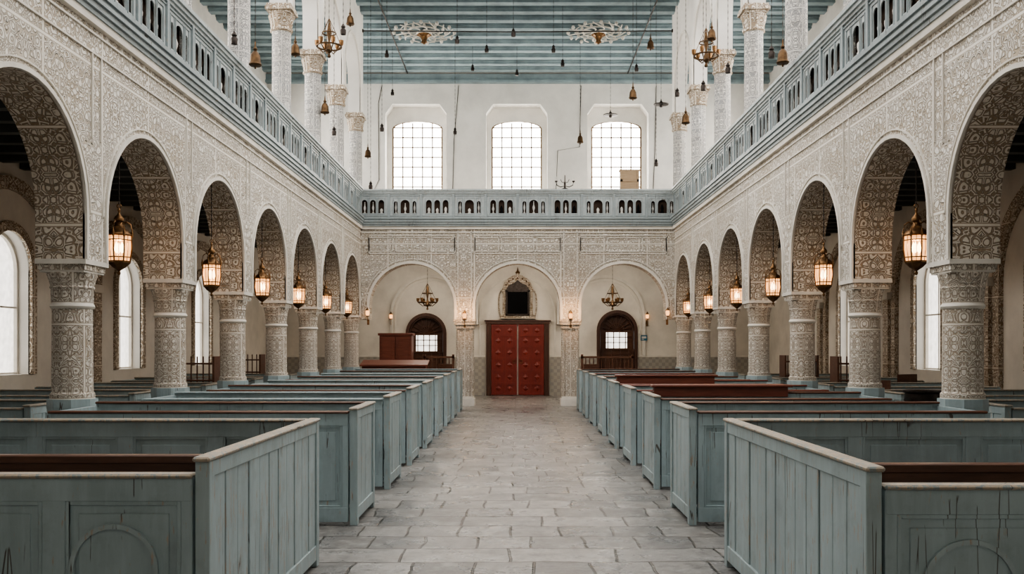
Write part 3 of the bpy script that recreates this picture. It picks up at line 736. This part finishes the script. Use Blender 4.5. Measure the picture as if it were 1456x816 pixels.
for x in (-2.72,2.35):
    r=empty('ceiling_medallion',(x,26.6,ZCE-.15),label='ornate cream scrolled flower medallion under the blue ceiling',category='ceiling ornament',group='ceiling medallions')
    t=MB(); t.torus(.45,.025,-.05,36,6); t.torus(.2,.03,-.1,24,6); t.torus(.68,.012,-.03,36,5)
    for i in range(12):
        a=i*math.pi/6; pts=[]
        for j in range(12):
            u=j/11; rr=.2+.68*u; b=a+.28*math.sin(u*math.pi*1.4); pts.append((rr*math.cos(b),rr*math.sin(b),-.06-.07*math.sin(u*math.pi)))
        t.tube(pts,.017,5)
        for rr,sz in ((.88,.055),(.62,.045)):
            t.lathe([(0,-.14),(sz*.6,-.12),(sz,-.08),(sz*.7,-.03),(0,-.02)],7,rr*math.cos(a+.1*(rr<.7)),rr*math.sin(a+.1*(rr<.7)))
    obj(t,'scrollwork',['moulding'],r)
    t=MB(); t.lathe([(.2,-.08),(.18,-.16),(.1,-.2),(.06,-.3),(.08,-.36),(0,-.42)],24,scal=.12,lobes=8)
    obj(t,'pendant_boss',['dkbrass'],r)
for y,z in ((22.7,10.6),(25.5,10.45)):
    t=MB(); t.tube([(-4.35,0,0),(0,0,-.03),(4.35,0,0)],.016,6)
    for x in (-4.33,4.33): t.lathe([(.04,-.04),(.04,.04)],8,x,0)
    obj(t,'tie_rod',['iron'],loc=(0,y,z),label='thin black iron tie rod spanning the nave',category='tie rod',group='ceiling tie rods')
for x in (-3.7,3.7):
    t=MB(); t.tube([(0,0,0),(0,9.6,0)],.02,6); obj(t,'iron_rail',['iron'],loc=(x,21.1,10.83),label='long thin iron rail beneath the blue ceiling beams',category='rail')
for pts in ([(-4.9,6.9),(-4.7,7.3),(-4.72,9.9),(-4.6,10.5)],[(-2.2,7.0),(-2.16,8.6),(-2.0,10.5)],[(1.3,6.9),(1.36,8.3),(2.1,8.42),(2.15,10.5)],[(4.6,7.0),(4.66,8.4),(4.7,10.5)]):
    x0,z0=pts[0]; t=MB(); t.tube([(x-x0,0,z-z0) for x,z in pts],.010,5)
    obj(t,'wall_cable',['iron'],loc=(x0,YBACK-.012,z0),label='thin dark cable pinned to the white end wall',category='cable',group='end wall cables')

# ------------------------------------------------------------------ red door, niche, side doors
d=empty('door_1',(0,YBACK,0),kind='structure',label='red double door in a dark wooden frame')
t=MB(); 
for s in (-1,1): t.box(s*.90,s*1.06,-.14,.0,0,2.46); t.box(s*.95,s*1.02,-.17,-.14,0,2.42)
t.box(-1.08,1.08,-.15,0,2.42,2.50); t.box(-1.12,1.12,-.18,0,2.50,2.55)
obj(t,'door_frame',['dkred'],d,bevel=.006)
for s in (-1,1):
    l=empty('leaf',(0,0,0)); l.parent=d
    t=MB(); t.box(s*.025,s*.89,-.08,-.01,.02,2.41)
    for x in (.025,.415,.80): t.box(s*x,s*(x+.09),-.108,-.02,.021,2.409)
    for z in (.02,.36,.78,1.2,1.62,2.0,2.32): t.box(s*.027,s*.888,-.104,-.02,z,z+.09)
    for cx in (.265,.655):
        for cz in (.24,.62,1.03,1.45,1.85,2.2):
            q=.1; t.face([(s*(cx-q),-.085,cz),(s*cx,-.085,cz-q),(s*cx,-.115,cz)]); t.face([(s*cx,-.085,cz-q),(s*(cx+q),-.085,cz),(s*cx,-.115,cz)])
            t.face([(s*(cx+q),-.085,cz),(s*cx,-.085,cz+q),(s*cx,-.115,cz)]); t.face([(s*cx,-.085,cz+q),(s*(cx-q),-.085,cz),(s*cx,-.115,cz)])
    obj(t,'leaf_panel',['red'],l)
    t=MB()
    for z in (.82,1.24,1.66):
        for x in (.07,.46,.845): t.box(s*x-.009,s*x+.009,-.118,-.1,z-.009,z+.009)
    obj(t,'studs',['bronze'],l)
    t=MB(); t.torus(.05,.009,1.15,14,5,s*.11,-.13,axis='y'); obj(t,'handle',['dkbrass'],l)
r=empty('wall_niche_board',(0,YBACK,2.60),label='black board in an ornate white domed surround above the red door',category='wall ornament')
t=MB()
pl=[(-.56,0),(.56,0),(.56,.12),(.48,.16),(.48,.85),(.56,.92),(.50,1.05),(.44,1.22),(.32,1.36),(.18,1.44),(.07,1.48),(0,1.56),(-.07,1.48),(-.18,1.44),(-.32,1.36),(-.44,1.22),(-.50,1.05),(-.56,.92),(-.48,.85),(-.48,.16),(-.56,.12)]
t.prism(pl,-.12,0); t.box(-.6,.6,-.2,0,.0,.07)
for s in (-1,1):
    t.lathe([(.05,.1),(.04,.15),(.035,.8),(.05,.88),(.06,.95)],10,s*.47,-.14)
    t.tube([(s*(.54+.10*math.sin(a)),-.05,.5+.45*math.cos(a)-.0) for a in [i*math.pi/10 for i in range(11)]],.025,5)
obj(t,'surround',['carved_in'],r)
t=MB(); 
for k in range(1,8):
    a=math.pi*k/8; cx=.42*math.cos(a); cz=1.0+.36*math.sin(a); t.lathe([(0,cz-.04),(.03,cz),(0,cz+.04)],8,cx,-.13)
t.lathe([(.05,1.5),(.08,1.56),(.03,1.62),(.01,1.72),(0,1.76)],10,0,-.06)
obj(t,'carved_beads',['dkbrass'],r)
t=MB()
for e in ((-.40,-.34,.12,.95),(.34,.40,.12,.95),(-.40,.40,.10,.16),(-.42,.42,.90,.97)): t.box(e[0],e[1],-.17,-.12,e[2],e[3])
t.prism([(-.40,.97),(.40,.97),(.30,1.12),(.12,1.2),(0,1.3),(-.12,1.2),(-.30,1.12)],-.16,-.12)
obj(t,'board_frame',['iron'],r)
t=MB(); t.box(-.35,.35,-.15,-.12,.15,.92)
obj(t,'board',['black'],r)
def arched_door(idx,c,zb,zs,label):
    r=empty('door_%d'%idx,(c,YBACK,0),kind='structure',label=label)
    g=lambda a,d,z:(a,d,z)
    t=MB(); ring(t,0,.58,zs,zb,.11,-.08,.3,g,18); ring(t,0,.53,zs,zb,.03,-.03,.2,g,18)
    obj(t,'door_frame',['dkred'],r)
    t=MB()
    t.box(-.60,.60,.16,.2,zb,zs-.62)
    for x in (-.45,-.15,.15,.43): t.box(x-.025,x+.025,.12,.17,zb,zs-.62)
    z=zb+.05
    while z<zs-.66: t.box(-.5,.5,.13,.165,z,z+.05); z+=.16
    t.box(-.54,.54,.1,.18,zs-.66,zs-.60); t.box(-.54,.54,.1,.18,zs-.06,zs+.0)
    for s_ in (-1,1): t.box(s_*.36,s_*.56,.12,.18,zs-.62,zs-.03)
    for i in range(9):
        a=math.pi*(i+.5)/9; t.tube([(0,.14,zs+.0),(.55*math.cos(a),.14,zs+.55*math.sin(a))],.014,5)
    ring(t,0,.24,zs+.0,zs+.0,.025,.12,.16,g,10)
    for x in (-.3,-.1,.1,.3): t.box(x-.014,x+.014,.12,.16,zs-.62,zs)
    for z in (zs-.42,zs-.24): t.box(-.54,.54,.12,.16,z,z+.024)
    obj(t,'leaf',['brown'],r)
    t=MB(); t.box(-.40,.40,.17,.178,zs-.60,zs-.04); obj(t,'glass_pane',['softpane'],r)
    t=MB(); t.prism([(-.58,zs-.03)]+[(x,z) for x,z in arc_top(0,.58,zs,18)]+[(.58,zs-.03)],.19,.2); obj(t,'fanlight',['dkred'],r)
    return r
arched_door(2,-3.1,.9,2.1,'arched brown door with a bright glazed light beside the red cabinet'); arched_door(3,3.37,.05,2.2,'arched dark brown door with a bright glazed light')
t=MB(); t.box(-.11,.11,-.02,0,-.09,.09); t.box(-.08,.08,-.028,-.02,-.02,.05,1); t.box(-.08,.0,-.028,-.02,-.06,-.035,1)
obj(t,'wall_notice',['bluesign','white'],loc=(4.27,YBACK-.08,1.95),label='small blue notice on the cream wall',category='sign')

r=empty('cabinet',(-3.65,27.6,0),label='red-brown wooden cabinet with panelled doors near the entrance wall',category='cabinet')
t=MB(); t.box(-.48,.48,-.28,.28,.08,1.98); t.box(-.52,.52,-.32,.3,1.98,2.05); t.box(-.5,.5,-.3,.3,0,.1); obj(t,'body',['redwood'],r,bevel=.008)
for s in (-1,1):
    t=MB(); t.box(s*.01,s*.46,-.31,-.28,.14,1.94)
    for z0,z1 in ((.22,.95),(1.05,1.85)):
        t.box(s*.08,s*.40,-.325,-.31,z0,z1)
    obj(t,'cabinet_door',['redwood'],r,bevel=.006)
    t=MB(); t.tube([(s*.04,-.33,1.0),(s*.04,-.36,1.02),(s*.04,-.36,1.1),(s*.04,-.33,1.12)],.008,6); obj(t,'handle',['brass'],r)
r=empty('reading_desk',(-3.3,24.6,0),label='low red-brown panelled desk in front of the cabinet',category='desk')
t=MB(); t.box(-.85,.85,-.25,.25,.0,1.12); 
for i in range(4): t.box(-.8+i*.41,-.43+i*.41,-.27,-.25,.15,1.0)
obj(t,'body',['redwood'],r,bevel=.006)
t=MB(); t.face([(-.9,-.32,1.12),(.9,-.32,1.12),(.9,.3,1.24),(-.9,.3,1.24)]); t.face([(-.9,-.32,1.16),(.9,-.32,1.16),(.9,.3,1.28),(-.9,.3,1.28)])
for a,b in (((-.9,-.32),(.9,-.32)),((.9,-.32),(.9,.3)),((.9,.3),(-.9,.3)),((-.9,.3),(-.9,-.32))):
    za=1.12 if a[1]<0 else 1.24; zb=1.12 if b[1]<0 else 1.24
    t.face([(*a,za),(*b,zb),(*b,zb+.04),(*a,za+.04)])
obj(t,'sloped_top',['redwood'],r)
for x,w in ((-2.55,.5),(2.9,.85)):
    r=empty('wooden_railing',(x,29.6,0),label='dark brown turned wooden railing before the arched opening',category='railing',group='entrance railings')
    t=MB(); t.box(-w,w,-.04,.04,1.28,1.34); t.box(-w,w,-.03,.03,.15,.2)
    for e in (-w,w-.07): t.box(e,e+.07,-.04,.04,0,1.4)
    obj(t,'rail',['brown'],r)
    n=int(w*2/.13)
    t=MB(); t.lathe([(.012,.2),(.022,.35),(.012,.5),(.026,.75),(.012,1.0),(.02,1.15),(.012,1.28)],8); me=mesh_of(t,'spindle',['brown'])
    for i in range(1,n): obj(me,'spindle',[],r,loc=(-w+.03+i*(2*w-.06)/n,0,0))

def chair(x,y,rot,z=0):
    r=empty('wooden_chair',(x,y,z),label='dark wooden spindle-back chair standing on the stone floor',category='chair',group='side aisle chairs'); r.rotation_euler=(0,0,rot)
    t=MB(); t.box(-.24,.24,-.22,.24,.44,.49); obj(t,'seat',['brown'],r,bevel=.01)
    for sx in (-1,1):
        t=MB(); t.lathe([(.018,0),(.026,.2),(.02,.44)],8,sx*.2,-.18); obj(t,'leg',['brown'],r)
        t=MB(); t.tube([(sx*.2,.2,0),(sx*.2,.21,.45),(sx*.21,.27,1.08)],.022,8); obj(t,'leg',['brown'],r)
    t=MB()
    for i in range(5): t.tube([(-.14+i*.07,.21,.49),(-.14+i*.07,.26,.98)],.011,6)
    t.box(-.24,.24,.24,.29,.96,1.12); obj(t,'backrest',['brown'],r)
chair(5.5,14.0,2.6); chair(7.3,16.6,.5); chair(7.0,14.1,.2); chair(2.3,27.4,.3); chair(-2.3,27.6,-.4)
root=empty('wooden_bookstand',(6.2,16.9,0),label='dark wooden open bookstand standing behind side aisle pews',category='shelf',group='side aisle bookstands')
t=MB()
for s in (-1,1): t.box(s*.32,s*.36,-.2,.2,0,1.45)
for z in (.3,.65,1.0,1.3): t.box(-.34,.34,-.2,.2,z,z+.03)
for i in range(6): t.box(-.3+i*.11,-.28+i*.11,-.19,-.17,.3,1.45)
obj(t,'frame',['brown'],root)
dup(root,(6.0,19.5,0)); dup(root,(-5.9,16.9,0)); dup(root,(-6.6,22.4,0))
r=empty('iron_brazier',(5.0,11.3,0),label='black iron brazier on three legs',category='brazier')
t=MB(); t.lathe([(.05,.78),(.16,.84),(.21,.95),(.2,1.04),(.23,1.06),(.23,1.08),(.17,1.07),(.14,.95),(0,.9)],16); obj(t,'bowl',['iron'],r)
for i in range(3):
    a=i*2.1; t=MB(); t.tube([(.28*math.cos(a),.28*math.sin(a),0),(.17*math.cos(a),.17*math.sin(a),.5),(.15*math.cos(a),.15*math.sin(a),.88)],.014,6); obj(t,'leg',['iron'],r)
t=MB(); t.box(-.26,.26,-.1,.1,0,.5); t.box(-.28,.28,-.11,.11,.5,.54)
for x in (-.26,.2): t.box(x,x+.06,-.115,-.1,0,.5)
t.box(-.26,.26,-.115,-.1,.2,.27)
obj(t,'wooden_crate',['box'],loc=(3.1,YEND-.04,6.0),label='pale wooden crate resting on the gallery rail',category='crate')
r=empty('iron_candelabrum',(1.31,YEND-.05,6.0),label='dark iron candelabrum standing on the gallery rail',category='candelabrum')
t=MB(); t.lathe([(.1,0),(.1,.02),(.03,.05),(.02,.12),(.035,.16),(.015,.2),(.012,.4)],10)
for s in (-1,1):
    t.tube([(0,0,.1),(s*.12,0,.07),(s*.22,0,.12),(s*.24,0,.2)],.012,6); t.tube([(0,0,.2),(s*.08,0,.2),(s*.12,0,.28)],.01,6)
    t.lathe([(.02,.2),(.04,.22),(.04,.24)],8,s*.24,0)
obj(t,'frame',['iron'],r)
for x,z in ((-.24,.24),(.24,.24),(0,.4)):
    t=MB(); t.lathe([(.015,z),(.015,z+.12)],8,x,0); obj(t,'candle',['white'],r)

# ------------------------------------------------------------------ light
w=bpy.data.worlds.new('sky'); scene.world=w; w.use_nodes=True
bg=w.node_tree.nodes['Background']; bg.inputs[0].default_value=(1,.965,.925,1); bg.inputs[1].default_value=2.85
def area(loc,rot,sx,sy,e,col=(1,.94,.86)):
    l=bpy.data.lights.new('window_light','AREA'); l.shape='RECTANGLE'; l.size=sx; l.size_y=sy; l.energy=e; l.color=col
    o=bpy.data.objects.new('window_light',l); o.location=loc; o.rotation_euler=rot; COL.objects.link(o)
for s in (-1,1):
    for y in (16.2,20.5,24.8,29.0): area((s*(XO+.6),y,7.9),(0,math.radians(90)*s,0),2.0,1.6,380)

cam=bpy.data.cameras.new('camera'); co=bpy.data.objects.new('camera',cam); COL.objects.link(co)
co.location=(0,0,1.6); co.rotation_euler=(math.radians(90),0,0)
cam.sensor_width=36; cam.lens=36*1300/1456; cam.shift_x=-8/1456; cam.shift_y=87/1456
cam.clip_end=200
scene.camera=co
